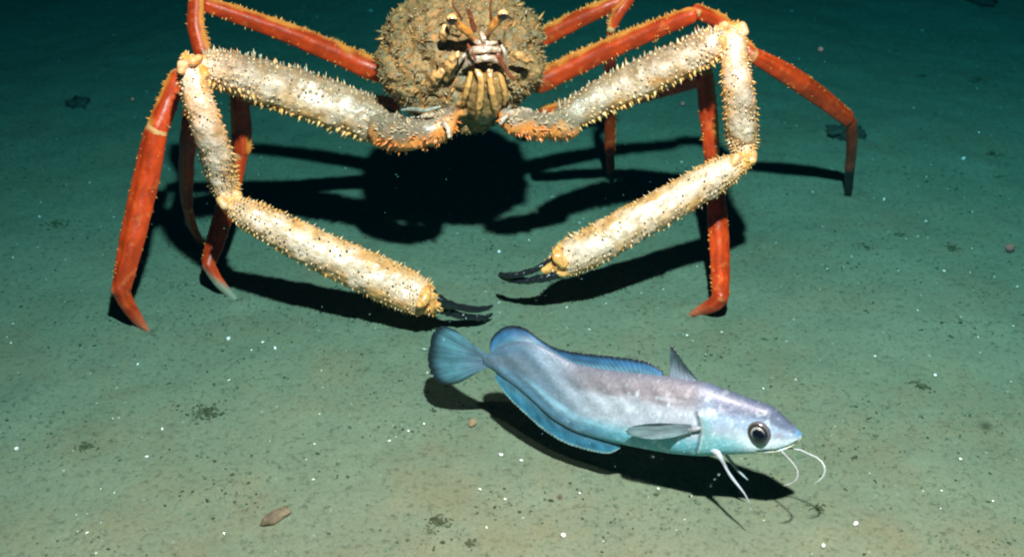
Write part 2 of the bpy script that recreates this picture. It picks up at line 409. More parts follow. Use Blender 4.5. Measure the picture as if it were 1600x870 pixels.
for i, k in enumerate(kinds):
    s_ = (kid == i) & ~isbody
    if not s_.any(): continue
    t_, sd, n_ = par[s_], side[s_], nf[s_]
    e = np.maximum(np.clip(1 - t_ / 0.10, 0, 1), np.clip((t_ - 0.90) / 0.10, 0, 1))
    o1 = np.ones((s_.sum(), 1))
    if k in ('carpus', 'palm', 'merus'):
        c = lerp(o1 * cream, o1 * np.array((0.72, 0.32, 0.10)), np.clip((np.abs(sd) - 0.12) * 1.1 + n_ * 0.9, 0, 0.95))  # amber sides, deepened in the pigment as side shading
        c = lerp(c, o1 * np.array((0.56, 0.36, 0.19)), np.clip(nf2[s_] * 1.8 - 0.1, 0, 0.55))
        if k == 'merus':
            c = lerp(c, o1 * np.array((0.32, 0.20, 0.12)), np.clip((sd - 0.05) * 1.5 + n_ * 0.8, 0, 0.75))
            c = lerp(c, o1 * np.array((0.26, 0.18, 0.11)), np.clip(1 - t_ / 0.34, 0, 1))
            c = lerp(c, o1 * np.array((0.94, 0.46, 0.16)), e * (t_ > 0.5) * 0.8)
        else:
            c = lerp(c, o1 * amber, e * 0.95)
    elif k == 'knob':
        c = lerp(o1 * amber, o1 * np.array((.95, .55, .30)), .5 + n_)
    elif k == 'base':
        c = lerp(o1 * np.array((0.26, 0.20, 0.14)), o1 * np.array((0.88, 0.31, 0.07)), np.clip(0.15 - sd * 1.3 + n_, 0, 1))
    else:
        c = lerp(o1 * redd, o1 * red, 0.55 + n_ * 1.2 + 0.35 * np.sin(sd * 9 + n_ * 3))
        c = lerp(c, o1 * np.array((.95, .20, .05)), np.clip(nf2[s_] * 2.2 - .7, 0, .3))
        if k in ('leg_upper', 'leg_mid'):
            c = lerp(c, o1 * gol, np.clip((sd - 0.35) * 1.6 + n_, 0, 0.75))
        jt = np.clip(1 - t_ / 0.022, 0, 1) if k != 'leg_upper' else 0 * t_
        c = lerp(c, o1 * np.array((0.90, 0.50, 0.20)), jt * np.clip(0.25 + n_ * 2.5, 0, .9))
        if k == 'leg_foot':
            c = lerp(c, o1 * np.array((0.52, 0.16, 0.09)), np.clip((t_ - 0.4) * 1.6, 0, 0.8))
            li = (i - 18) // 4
            if li in (3, 4): c = lerp(c, o1 * np.array((0.012, 0.010, 0.010)), np.clip((t_ - 0.60) * 9, 0, 1))  # far feet blackened: shade on the lower foot put into the pigment
            if li == 2: c = lerp(c, o1 * np.array((0.30, 0.30, 0.22)), np.clip((t_ - 0.1) * 2.5 - sd * 0.8, 0, 0.95))
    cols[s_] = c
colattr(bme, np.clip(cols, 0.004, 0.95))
body = link('body', bme, SHELL, crab)
bme.materials.append(LEGMAT); bme.materials.append(BACKMAT)
isleg = np.array([kinds[k].startswith('leg') if k >= 0 else False for k in kid]) & ~isbody
npoly = len(bme.polygons); ls = np.empty(npoly, dtype=np.int32); bme.polygons.foreach_get('loop_start', ls)
lv = np.empty(len(bme.loops), dtype=np.int32); bme.loops.foreach_get('vertex_index', lv)
bme.polygons.foreach_set('material_index', (isleg[lv[ls]].astype(np.int32) + 2 * isbody[lv[ls]].astype(np.int32)))

# spines: cones standing on the shell, far too many to name singly
def cones(name, items, mat, sides=5):
    """items: (point, normal, length, radius, base colour, tip colour)"""
    V, F, C = [], [], []
    for p, n_, L, r, c0, c1 in items:
        n_ = np.array(n_); t = np.cross(n_, (0.3, 0.5, 0.81)); t /= np.linalg.norm(t) + 1e-9; b_ = np.cross(n_, t)
        o = len(V); p = np.array(p) - n_ * r * 0.5
        for rr, hh, cc in ((1, 0, c0), (0.62, 0.45, c0)):
            for j in range(sides):
                a = 2 * math.pi * j / sides
                V.append(p + n_ * (L + r * .5) * hh + r * rr * (math.cos(a) * t + math.sin(a) * b_)); C.append(cc)
        V.append(p + n_ * (L + r * .5)); C.append(c1)
        for j in range(sides):
            k = (j + 1) % sides
            F.append((o + j, o + k, o + sides + k, o + sides + j)); F.append((o + sides + j, o + sides + k, o + 2 * sides))
    me = mesh(name, V, F); colattr(me, np.array(C))
    return link(name, me, mat, crab)
def jit(n_, a=0.25):
    v = np.array(n_) + rng.normal(0, a, 3); return v / np.linalg.norm(v)
CR = (0.92, 0.55, 0.28); YE = (0.95, 0.42, 0.09); OR = (0.92, 0.22, 0.04); GY = (0.46, 0.33, 0.22)
arm_sp, dots = [], []
for t in (LM, RM, LK, RK, LP, RP):
    merus = t in (LM, RM)
    step = 0.0078 if not merus else 0.0086
    rows = 18; k = 0
    ni = int(t.len / step)
    for a in range(ni):
        for j in range(rows):
            f = (a + (0.5 if j % 2 else 0) + rng.uniform(-.18, .18)) / ni
            if f < 0.02 or f > 0.97: continue
            th = 2 * math.pi * (j + rng.uniform(-.15, .15)) / rows
            p, n_ = t.at(f * t.n, th)
            up = n_[2]
            L = min(0.0085, 0.0018 + rng.gamma(2.2, 0.0011)); r = rng.uniform(0.0010, 0.0022)
            if merus: L *= 1.35; r *= 1.35
            edge = abs(math.sin(th)) < 0.55
            if not edge: L *= 0.55
            c0 = CR if not edge else (YE if rng.random() < 0.6 else CR)
            if merus and up > 0.2: c0 = GY if rng.random() < .6 else CR
            c1 = (0.95, 0.86, 0.62) if rng.random() < 0.6 else OR
            tilt = jit(n_ + 0.35 * t.T[int(f * t.n)], 0.12)
            arm_sp.append((p, tilt, L, r, c0, c1))
            if math.sin(th) > 0.1 and rng.random() < (0.55 if not merus else 0.35):
                q, m_ = t.at(min(f + 0.45 / ni, 0.99) * t.n, th + 0.12)
                dots.append((q, m_, 0.0013, rng.uniform(0.0010, 0.0021), (0.03, 0.025, 0.025), (0.02, 0.02, 0.02)))  # small dark cones stand in for the shade between spines
for t in (LM, RM, LK, RK, LP, RP):
    for e, tt_ in ((0, -1), (t.n, 1)):
        for _ in range(55):
            d = rng.normal(0, 1, 3); d /= np.linalg.norm(d)
            if d @ t.T[e] * tt_ < -0.1: continue
            p = t.c[e] + d * t.r[e] * 0.92
            arm_sp.append((p, jit(d, .2), rng.uniform(.002, .0055), rng.uniform(.0012, .0022), YE if rng.random() < .6 else CR, OR if rng.random() < .4 else (0.95, .7, .4)))
    sgn = 0 if t.A[t.n // 2][2] < 0 else math.pi          # a row of stout thorns along the lower edge
    if t in (LM, RM):
        for k in range(26):
            p, n_ = t.at((k + .5) / 26 * t.n, sgn + rng.normal(0, .12) + (.35 if sgn == 0 else -.35))
            arm_sp.append((p, jit(n_, .1), rng.uniform(.006, .011), rng.uniform(.0026, .0036), (0.95, .50, .14), (0.95, .75, .35)))
o = tag(cones('arm_spine', arm_sp, SPINE), kind='stuff')
o = tag(cones('spine_shade_dot', dots, SPINE), kind='stuff')
# base knobs (orange), legs (small golden thorns on the upper edge), carapace thorns
sp = []
for t, k, i in limbs:
    if k == 'base':
        for _ in range(230):
            f = rng.uniform(0.05, 0.98); th = rng.uniform(0, 2 * math.pi)
            p, n_ = t.at(f * t.n, th)
            low = n_[2] < 0.25
            sp.append((p, jit(n_), rng.uniform(.003, .009), rng.uniform(.0013, .0026), OR if low else GY, (0.95, 0.7, 0.35)))
    if k.startswith('leg'):
        # the upper edge: side with the higher A
        sgn = 0 if t.A[t.n // 2][2] > 0 else math.pi
        dens = {'leg_upper': 480, 'leg_mid': 340, 'leg_lower': 170, 'leg_foot': 0}[k]
        for _ in range(int(dens * t.len * (1.6 if k == 'leg_upper' else 1.2))):
            f = rng.uniform(0.03, 0.98); th = sgn + rng.normal(0, 0.42) + (0.0 if rng.random() < .8 else math.pi)
            p, n_ = t.at(f * t.n, th)
            L = rng.uniform(.002, .0055) if k != 'leg_lower' else rng.uniform(.001, .0025)
            sp.append((p, jit(n_), L, rng.uniform(.0009, .0017), (0.90, 0.30, 0.05), (0.95, 0.55, 0.20)))
tag(cones('leg_spine', sp, SPINE), kind='stuff')
sp = []
for _ in range(5200):
    d = rng.normal(0, 1, 3); d /= np.linalg.norm(d)
    if d[1] > 0.45: continue
    p = carapace_pt(d); fx = (d[0] - 0.14) / 0.20; fz = (d[2] + 0.1) / 0.62
    if d[1] < 0 and fx * fx + fz * fz < 1: continue
    n_ = d / np.array((0.12, 0.13, 0.1)); n_ /= np.linalg.norm(n_)
    big = rng.random() < 0.07
    L = rng.uniform(.008, .013) if big else rng.uniform(.0015, .006)
    q = rng.random()
    pn = noise.fractal(Vector(p * 26), .8, 2, 2)
    c0 = (0.22, 0.14, 0.055) if pn < .1 else ((0.55, 0.26, 0.07) if q < .6 else (0.24, 0.19, 0.10))
    c1 = (0.60, 0.36, 0.14) if pn > .2 and q < .6 else (0.32, 0.21, 0.09)
    sp.append((p, jit(n_, .55), L, L * 0.16 + .0008, c0, c1))
tag(cones('carapace_spine', sp, SPINE), kind='stuff')

# face
FY = BC.y - 0.106
def face(u, v, dy=0.0): return PY(u, v, FY + dy)
def ft(name, uvs, mat, col, parent=crab, dy=0.0, **kw):
    kw.setdefault('lump', .30); kw.setdefault('lfreq', 130)
    spec = []
    for s in uvs:
        p = face(s[0], s[1], (s[3] if len(s) > 3 else 0) + dy); spec.append((p, M(s[2], p)))
    return tube_obj(name, spec, mat, parent, cols=col, world=True, **kw)
FACE = pigment_material('crab_face_plate', rough=0.22, spec=0.7, noise_scale=160, amount=0.45, bump=0.5, bump_dist=0.001, coat=0.5)
# dark hollow behind the mouthparts
ft('mouth_cover', [(757,92,22,.018),(758,112,28,.006),(757,145,30,.001),(756,170,26,.004),(756,186,15,.012)], SHELL, (0.34, 0.20, 0.07), depth=0.5, ns=28, lump=.12, dark=(.10,.07,.03), grime=.6)
for uvs in ([(738,108,4,-.004),(732,130,5,-.010),(727,150,5,-.008),(724,164,3,0)],
            [(742,106,4,-.006),(751,122,6,-.014),(751,148,6,-.016),(748,170,5.5,-.012),(746,186,3,0)],
            [(765,106,5,-.006),(766,126,6,-.014),(770,150,6,-.016),(774,168,5.5,-.010),(775,182,3,0)],
            [(778,108,4,0),(785,128,5,-.006),(789,148,5,-.004),(788,164,3,.004)]):
    ft('mouthpart', uvs, FACE, (0.80, 0.44, 0.14), depth=0.6, stripe=True, dark=(0.34, 0.16, 0.04), lump=.3, lfreq=160, grime=.5)
for uvs in ([(706,122,3),(708,112,4,-.004),(716,98,4,-.008),(724,88,4,-.008),(734,82,3)],
            [(724,96,3,-.002),(732,83,6,-.008),(746,78,7,-.014),(766,77,7,-.014),(783,78,4,-.006)],
            [(724,106,3,-.004),(733,97,6,-.010),(746,92,7,-.016),(762,91,7,-.018),(778,95,6,-.012),(787,104,3,-.006)],
            [(738,62,3,-.002),(748,67,5,-.008),(762,68,5.5,-.012),(776,67,3,-.006)],
            [(784,72,3,-.006),(789,84,3.5,-.012),(787,98,3,-.008)],
            [(752,50,3,-.002),(755,60,5,-.010),(757,70,4,-.012)]):
    ft('mouth_plate', uvs, FACE, (0.50, 0.48, 0.38), depth=0.5, grime=1.1, dark=(0.30, 0.12, 0.06), stripe=True, lump=.4, lfreq=170)
for uvs in ([(742,64,4,-.002),(730,50,6,-.012),(716,38,6,-.020),(706,31,6,-.024)],
            [(760,60,4,-.002),(768,44,6.5,-.014),(778,32,6.5,-.022),(786,24,6,-.026)]):
    st = ft('eye_stalk', uvs, FACE, (0.72, 0.30, 0.06), depth=0.85)
    u, v = uvs[-1][:2]; c = face(u, v, -.026); R_ = M(9, c)
    bmx = bmesh.new(); bmesh.ops.create_uvsphere(bmx, u_segments=20, v_segments=12, radius=R_)
    for x in bmx.verts: x.co = x.co + c
    me = bpy.data.meshes.new('eye'); bmx.to_mesh(me); bmx.free()
    cc = np.array([((0.90, 0.52, 0.22) if (vtx.co - c).dot(UPV) > R_ * .05 else (0.015, 0.010, 0.008)) for vtx in me.vertices]); colattr(me, cc)  # yellow upper half carries the eye's highlight in its colour
    EM = bpy.data.materials.get('crab_eye') or pigment_material('crab_eye', rough=0.12, spec=0.8, noise_scale=300, amount=0.3, bump=0.1, coat=1.0)
    link('eye', me, EM, st)
# antennae and short feelers
for uvs in ([(776,72,4,-.004),(780,92,5,-.012),(790,108,4,-.012),(803,126,2,-.01)],
            [(731,70,2,-.018),(737,82,2,-.026),(743,94,1.6,-.026)],
            [(722,30,2,-.01),(708,8,1.6,-.02),(712,-14,1.2,-.02)],
            [(768,36,2,-.01),(766,10,1.6,-.02),(770,-14,1.2,-.02)],
            [(742,48,4,-.006),(736,30,4,-.014),(732,14,3,-.018)]):
    ft('antenna', uvs, FACE, (0.24, 0.07, 0.03))
for uvs in ([(697,124,5,-.006),(702,105,8,-.018),(711,90,6,-.022),(716,82,3,-.02)],
            [(668,135,6,.005),(680,122,9,-.010),(692,112,6,-.014)],
            [(692,62,5,0),(694,54,8,-.008),(695,42,5,-.006)],
            [(800,84,4,0),(812,88,7,-.004),(824,96,5,.004)],
            [(634,138,3,.03),(650,146,7,.012),(668,136,4,.004)]):
    ft('face_knob', uvs, SHELL, (0.80, 0.42, 0.14), grime=.8, dark=(.26,.17,.08), lump=.5)
# pale glossy tubes put in for the glints along the arm bases
tube_obj('arm_glint', [(638,186,.250,2.5),(652,185,.255,4),(676,181,.262,4),(689,187,.264,4),(699,201,.258,4),(702,214,.250,3)], FACE, crab, cols=(0.62, 0.56, 0.47), depth=0.8, lump=.6, lfreq=120, grime=1.2, dark=(.40,.20,.10))
tube_obj('arm_glint', [(782,194,.258,2.5),(788,185,.264,4),(801,176,.266,4),(816,172,.262,4.5),(829,175,.256,4),(836,182,.248,3)], FACE, crab, cols=(0.62, 0.56, 0.47), depth=0.8, lump=.6, lfreq=120, grime=1.2, dark=(.40,.20,.10))
tube_obj('arm_glint', [(628,172,.270,2),(645,171,.275,3),(665,172,.280,3),(688,167,.285,2)], FACE, crab, cols=(0.40, 0.44, 0.38), depth=0.8, lump=.4, grime=.6)

# amber collars and the black claw fingers
def claw(spec_cuffs, fingers):
    for sp_ in spec_cuffs: tube_obj('claw_collar', sp_, FACE, crab, cols=(0.95, 0.46, 0.14), depth=0.8, lump=.35, grime=.4, dark=(.6,.16,.04))
    for sp_ in fingers:
        f = tube_obj('claw_finger', sp_, BLACK, crab, depth=0.9, ns=14, lump=.45, lfreq=190)
claw([[(660,442,.068,5),(666,452,.070,8),(664,464,.066,9),(655,476,.060,7)],
      [(668,462,.064,12),(680,472,.052,12),(692,477,.044,7)],
      [(662,482,.046,6),(676,480,.046,8),(690,482,.040,5)]],
     [[(676,462,.060,8),(692,472,.052,8),(710,478,.042,6),(738,483,.032,5.5),(758,482,.028,4.5),(769,478,.026,2)],
      [(684,482,.038,7),(704,488,.030,6),(728,494,.022,5),(752,496,.016,4.2),(769,490,.016,1.8)]])
claw([[(880,384,.098,5),(872,392,.098,8),(872,404,.092,9),(880,414,.084,7)],
      [(880,408,.086,12),(866,414,.078,11),(850,422,.072,7)],
      [(890,424,.070,6),(876,426,.070,7),(862,426,.068,4)]],
     [[(866,404,.086,5),(852,412,.080,4),(838,420,.074,4.5),(816,428,.066,4.5),(796,430,.062,4.5),(781,427,.060,2)],
      [(872,428,.068,7),(852,434,.062,6.5),(828,438,.056,5.5),(804,438,.052,5),(788,434,.050,4),(779,430,.050,1.8)]])

# ------------------------------------------------------------------ THE FISH
fish = empty('morid_fish', P(1010, 740, 0)); fish.name = 'silver_fish'
tag(fish, 'silvery blue fish gliding just above the mud in front of the crab', 'fish')
def FYd(u): return 1.245 - 0.165 * (u - 760) / 494 - 0.022 * math.sin(math.pi * min(max((u - 760) / 494, 0), 1))
UF = np.array((0, math.sin(math.radians(23)), math.cos(math.radians(23))))
def fp(u, v, out=0.0):                 # point in the fish's middle plane, out = metres towards the flank we see
    """solve for the point on the fish's leaning middle plane"""
    c0 = np.array(PY(u, np.interp(u, TX, [(a + b_) / 2 for a, b_ in zip(TT, TB)]), FYd(u)))
    z = (Vector(c0) - CAM).dot(FWD)
    vm = np.interp(u, TX, [(a + b_) / 2 for a, b_ in zip(TT, TB)])
    k = (vm - v) * z / FPX / 0.985
    return c0 + UF * k + NF * out
TX = [664, 740, 764, 785, 810, 835, 865, 900, 950, 1000, 1050, 1100, 1150, 1180, 1196, 1205, 1212, 1222, 1234, 1247, 1252, 1254.5]
TT = [556, 556, 553, 538, 531, 535, 550, 568, 577, 582, 588, 596, 614, 625, 630, 633, 639, 648, 659, 671, 675, 678]
TB = [568, 568, 573, 590, 607, 629, 657, 676, 690, 700, 709, 713, 710, 709, 709, 708.5, 708, 706, 700, 690, 686, 683]
a0 = np.array(PY(764, 560, FYd(764))); a1 = np.array(PY(1254, 680, FYd(1254)))
TF = (a1 - a0) / np.linalg.norm(a1 - a0)
NF = np.cross(TF, UF); NF /= np.linalg.norm(NF)
if NF[1] > 0: NF = -NF
# rings
us = np.concatenate([np.linspace(756, 1200, 172), np.linspace(1202, 1253.6, 46)])
WR = np.interp(us, [764, 800, 860, 950, 1050, 1130, 1190, 1225, 1245, 1254], [.42, .22, .22, .32, .42, .48, .52, .58, .64, .70])
FN = 72; V, F, C = [], [], []; FD = 1.0
def sstep(a, b_, x): x = np.clip((x - a) / (b_ - a), 0, 1); return x * x * (3 - 2 * x)
def mixc(a, b_, t): t = float(np.clip(t, 0, 1)); return np.array(a) * (1 - t) + np.array(b_) * t
for i, u in enumerate(us):
    tt, tb = np.interp(u, TX, TT), np.interp(u, TX, TB)
    # smooth the piecewise outline a little
    tt = np.mean([np.interp(u + d, TX, TT) for d in ((-9, -4, 0, 4, 9) if u < 1190 else (-3, 0, 3))]) if u < 1249 else tt
    tb = np.mean([np.interp(u + d, TX, TB) for d in ((-9, -4, 0, 4, 9) if u < 1190 else (-3, 0, 3))]) if u < 1249 else tb
    c = np.array(PY(u, (tt + tb) / 2, FYd(u))); z = (Vector(c) - CAM).dot(FWD)
    H = (tb - tt) / 2 * z / FPX / 0.985; W_ = H * WR[i]
    if u > 1246: q = math.sqrt(max(0.02, 1 - ((u - 1246) / 8.2) ** 2)); H *= q; W_ *= q
    for j in range(FN):
        th = 2 * math.pi * j / FN; ca, sa = math.cos(th), math.sin(th)     # ca: towards the viewer's flank, sa: up
        e = 0.92
        x = W_ * math.copysign(abs(ca) ** e, ca); y = H * math.copysign(abs(sa) ** 1.0, sa)
        vv = (tt + tb) / 2 - sa * (tb - tt) / 2                            # the picture row this point has on the flank
        rel = sa
        bump = 0.0
        # gill cover: a raised plate whose hind edge curves at u = ~1096
        ge = 1092 + 10 * math.cos((vv - 668) / 26.0) if 636 < vv < 706 else 1400
        if abs(ca) > 0.15:
            bump += 0.0042 * (sstep(ge - 2, ge + 5, u) * (1 - sstep(ge + 8, ge + 60, u)))
            bump -= 0.0016 * math.exp(-((u - ge + 3) / 3.5) ** 2)
            # eye socket, cheek bone, mouth line
            bump -= 0.0012 * math.exp(-(((u - 1189) / 24) ** 2 + ((vv - 670) / 24) ** 2) ** 3)
            my = np.interp(u, [1150, 1185, 1215, 1235, 1254], [708, 703, 701, 695, 685])
            if u > 1186: bump -= 0.0030 * math.exp(-((vv - my) / 1.5) ** 2)
            # belly fold and flank muscle ridges
            bump += 0.0007 * math.sin((u + (vv - 640) * (0.9 if vv > 640 else -0.9)) / 6.0) * (1 - sstep(1040, 1090, u)) * sstep(.0, .5, 1 - abs(rel))
        V.append(c + NF * (x + bump * np.sign(ca)) + UF * y)
        # skin pigment
        warp = 0.10 * noise.noise(Vector((u / 40, vv / 30, 4)))
        rl = rel + warp
        col = mixc((0.25, 0.26, 0.32), (0.130, 0.112, 0.135), sstep(.22, .50, rl) * sstep(850, 910, u))
        col = mixc(col, (0.085, 0.235, 0.31), sstep(-.30, -.62, rl) * sstep(850, 940, u))
        col = mixc(col, (0.058, 0.098, 0.150), (1 - sstep(820, 965, u + 30 * rl)))
        col = mixc(col, (0.090, 0.100, 0.13), .7 * (1 - sstep(.0, .9, abs(rl - .1) / .7)) * (1 - sstep(820, 870, u)))
        col = mixc(col, (0.16, 0.27, 0.36), 0.75 * math.exp(-((rel + .30 - .22 * sstep(800, 960, u) * -1) / .10) ** 2) * (1 - sstep(940, 1010, u)) * sstep(800, 850, u))
        col = mixc(col, (0.05, 0.12, 0.20), 0.7 * math.exp(-((rel + .74) / .12) ** 2) * (1 - sstep(930, 1000, u)) * sstep(790, 830, u))
        head = sstep(1085, 1120, u)
        col = mixc(col, (0.17, 0.23, 0.33), head * sstep(-.5, .2, rel) * 0.9)
        col = mixc(col, (0.10, 0.24, 0.28), head * sstep(-.1, -.5, rl) * (1 - sstep(1120, 1175, u)) * .8)
        col = mixc(col, (0.32, 0.37, 0.42), sstep(1135, 1195, u) * sstep(.05, -.45, rl) * .9)
        col = mixc(col, (0.035, 0.045, 0.085), sstep(.22, .62, rl) * sstep(1060, 1140, u) * 0.85)
        col = mixc(col, (0.05, 0.055, 0.09), sstep(.75, 1.0, rel) * 0.6)
        col = mixc(col, (0.06, 0.16, 0.30), sstep(1238, 1252, u) * sstep(-.6, .2, rel) * 0.8)
        if u > 1170 and vv > np.interp(u, [1170, 1225, 1254], [706, 702, 682]): col = mixc(col, (0.42, 0.36, 0.25), 0.8)
        col = mixc(col, (0.17, 0.17, 0.22), .8 * math.exp(-(((u - 1222) / 9) ** 2 + ((vv - 676) / 6) ** 2)))
        col = mixc(col, (0.40, 0.43, 0.46), .8 * math.exp(-((vv - 694 - (u - 1190) * .05) / 2.0) ** 2) * sstep(1168, 1176, u) * (1 - sstep(1202, 1212, u)))
        ll = np.interp(u, [800, 900, 960, 1000, 1050, 1090], [575, 612, 616, 615, 618, 622])
        col = mixc(col, (0.34, 0.36, 0.42), 0.5 * math.exp(-((vv - ll) / 1.2) ** 2) * (1 if 900 < u < 1088 else 0))
        if ge < 1300:
            col = mixc(col, (0.08, 0.20, 0.22), 0.7 * math.exp(-((u - ge - 9) / 10) ** 2) * sstep(640, 650, vv))
            col = col * (1 - .65 * math.exp(-((u - ge + 2) / 2.4) ** 2)); col = mixc(col, (.38, .42, .45), .7 * math.exp(-((u - ge - 3) / 1.8) ** 2))
        sp_ = sstep(.30, .55, noise.fractal(Vector((u / 11 + vv / 30, vv / 11, 8)), .8, 2, 4))
        col = mixc(col, (0.36, 0.40, 0.45), .55 * sp_ * sstep(930, 990, u) * (1 - .7 * sstep(.45, .8, rl)))
        nn = noise.fractal(Vector((u / 26, vv / 16, 0)), .8, 2, 4)
        nn2 = noise.noise(Vector((u / 5 + vv / 9, vv / 5, 3)))
        col = col * (1 + 0.10 * nn + 0.10 * nn2 + 0.10 * noise.noise(Vector((u / 3.0 + vv / 2.2, vv / 7, 1))))
        C.append(np.clip(col * np.array((1.26, 1.68, 1.68)) * (1 + .25 * sstep(.0, -.6, rel)), .006, .93))  # underside lifted in the pigment to offset shading from the lamp above
for i in range(len(us) - 1):
    for j in range(FN):
        a = i * FN + j; b_ = i * FN + (j + 1) % FN; F.append((a, a + FN, b_ + FN, b_))
for e in (0, len(us) - 1):
    o = e * FN; F.append([o + j for j in range(FN)] if e == 0 else [o + j for j in range(FN)][::-1])
me = mesh('fish_body', V, F); colattr(me, np.array(C)); link('body', me, SKIN, fish)

def fin(name, base, edge, nr, base_c, mid_c, edge_c, th=0.0007, lean=0.0, parent=fish, nu=None, ray_amp=0.0007, jag=0.004, out=0.0, wave=0.0, edge0=0.80, power=1.0):
    """a membrane with rays between a base curve and an edge curve (pixel rows on the fish's plane)"""
    B = catmull([tuple(fp(u, v, out)) for u, v in base], 120); E = catmull([tuple(fp(u, v, out)) for u, v in edge], 120)
    nu = nr * 6; nvv = 16; V, F, C = [], [], []
    for sgn in (1, -1):
        for i in range(nu + 1):
            f = i / nu; k = f * 120; i0 = min(int(k), 119); g = k - i0
            b_ = B[i0] * (1 - g) + B[i0 + 1] * g; e_ = E[i0] * (1 - g) + E[i0 + 1] * g
            rr = abs(((f * nr) % 1) - 0.5) * 2                       # 1 on a ray, 0 between
            e_ = b_ + (e_ - b_) * (1 - jag * 10 * (1 - rr) ** 2 * (0.6 + .4 * math.sin(i * 12.9)))
            for j in range(nvv + 1):
                s_ = j / nvv
                off = th * (1.2 - s_ * .8) + ray_amp * rr ** 3 * (1 - s_ * .7)
                wv = lean * s_ * s_ + wave * math.sin(f * 9 + s_ * 2) * s_
                V.append(b_ + (e_ - b_) * s_ + NF * (sgn * off + wv))
                c = mixc(base_c, mid_c, s_ ** power * 1.6); c = mixc(c, edge_c, sstep(edge0, .97, s_))
                c = c * np.array((.62, 1, 1)); C.append(np.clip(c * (0.94 + 0.12 * rr ** 2) * (1 + .25 * math.sin(f * 7 + 1) * s_ + .5 * noise.noise(Vector((f * 14, s_ * 3, nr)))), 0, 1))
    W2 = nvv + 1; half = (nu + 1) * W2
    for i in range(nu):
        for j in range(nvv):
            a = i * W2 + j; F.append((a, a + 1, a + W2 + 1, a + W2)); a += half; F.append((a, a + W2, a + W2 + 1, a + 1))
    rim = [i * W2 + nvv for i in range(nu + 1)]
    for i in range(nu): F.append((rim[i], rim[i] + half, rim[i + 1] + half, rim[i + 1]))
    for i_ in (0, nu):
        for j in range(nvv):
            a = i_ * W2 + j; F.append((a, a + half, a + 1 + half, a + 1))
    me = mesh(name, V, F); colattr(me, np.array(C)); return link(name, me, FIN, parent)
blue = (0.05, 0.15, 0.34); deep = (0.010, 0.014, 0.03); teal = (0.13, 0.24, 0.32); cy = (0.22, 0.46, 0.66)
fin('tail_fin', [(768,556),(766,558),(765,561),(765,563),(765,566),(766,568),(768,571)],
    [(741,547),(718,522),(700,513),(684,511),(673,522),(668,545),(667,562),(672,584),(684,599),(700,603),(720,597),(742,583)],
    22, (0.16, 0.17, 0.26), teal, deep, edge0=.76, lean=-.004, wave=.003, ray_amp=.0003, jag=.0025, th=.0005)
fin('second_dorsal_fin', [(768,553),(785,543),(810,537),(838,542),(866,555),(900,572),(950,580),(1000,586),(1034,590)],
    [(766,543),(768,528),(782,513),(797,508),(818,511),(842,528),(868,542),(905,550),(950,555),(1005,563),(1034,579)],
    58, (0.16, 0.26, 0.32), blue, (0.006, 0.008, 0.018), edge0=.60, jag=.008, wave=.0012)
fin('first_dorsal_fin', [(1045,590),(1054,591),(1064,592),(1076,593),(1090,596)],
    [(1046,552),(1047,538),(1056,549),(1068,566),(1086,588)],
    9, (0.30, 0.30, 0.40), (0.05, 0.07, 0.09), (0.01, 0.012, 0.02), edge0=.8, lean=.002)
fin('anal_fin', [(776,578),(800,594),(830,618),(862,646),(900,667),(940,681),(966,688)],
    [(774,592),(794,622),(822,650),(850,674),(885,694),(925,706),(952,710),(970,702)],
    46, (0.12, 0.17, 0.24), (0.05, 0.18, 0.30), (0.40, 0.46, 0.46), edge0=.86, jag=.006, wave=.001)
# pectoral fin: a folded grey blade lying along the flank
def flank_out(u, v):
    tt, tb = np.interp(u, TX, TT), np.interp(u, TX, TB); z = 1.46; H = (tb - tt) / 2 * z / FPX
    s_ = ((tt + tb) / 2 - v) / ((tb - tt) / 2); return H * np.interp(u, [764, 1050, 1254], [.30, .42, .66]) * math.sqrt(max(0, 1 - s_ * s_))
PB = [(1088,656),(1089,660),(1090,664),(1089,668)]
PE = [(1040,651),(1004,655),(989,664),(1000,672),(1030,677),(1060,674)]
fin('pectoral_fin', PB, PE, 10, (0.26, 0.28, 0.33), (0.20, 0.23, 0.26), (0.15, 0.20, 0.23), out=flank_out(1060, 664) + 0.0025, lean=.006, ray_amp=.0009)
tube_obj('fin_root', [(Vector(fp(1104,661,flank_out(1100,662)-.002)), .0016), (Vector(fp(1096,663,flank_out(1095,663)+.0005)), .0028), (Vector(fp(1084,664,flank_out(1088,663)+.0015)), .0022)], SKIN, fish, cols=(0.20, 0.28, 0.32), world=True)
# pelvic fin ray, forked
PL = (0.30, 0.42, 0.50)
tube_obj('pelvic_fin', [(Vector(fp(1114,698,.014)), .0018), (Vector(fp(1127,700,.018)), .0036), (Vector(fp(1136,711,.020)), .0024), (Vector(fp(1145,726,.022)), .0014), (Vector(fp(1153,737,.024)), .0018), (Vector(fp(1164,749,.026)), .0013), (Vector(fp(1176,763,.028)), .0009), (Vector(fp(1184,777,.029)), .0004)], SKIN, fish, cols=PL, world=True, depth=.6)
tube_obj('pelvic_fin', [(Vector(fp(1122,702,-.012)), .003), (Vector(fp(1134,722,-.016)), .002), (Vector(fp(1150,745,-.02)), .0016), (Vector(fp(1164,760,-.022)), .0006)], SKIN, fish, cols=PL, world=True, depth=.6)
tube_obj('barbel', [(Vector(fp(1224,703,.006)), .0012), (Vector(fp(1238,713,.012)), .0008), (Vector(fp(1250,725,.016)), .0008), (Vector(fp(1254,736,.02)), .0010), (Vector(fp(1248,746,.022)), .0010), (Vector(fp(1234,750,.024)), .0005)], SKIN, fish, cols=(0.26, 0.34, 0.36), world=True)
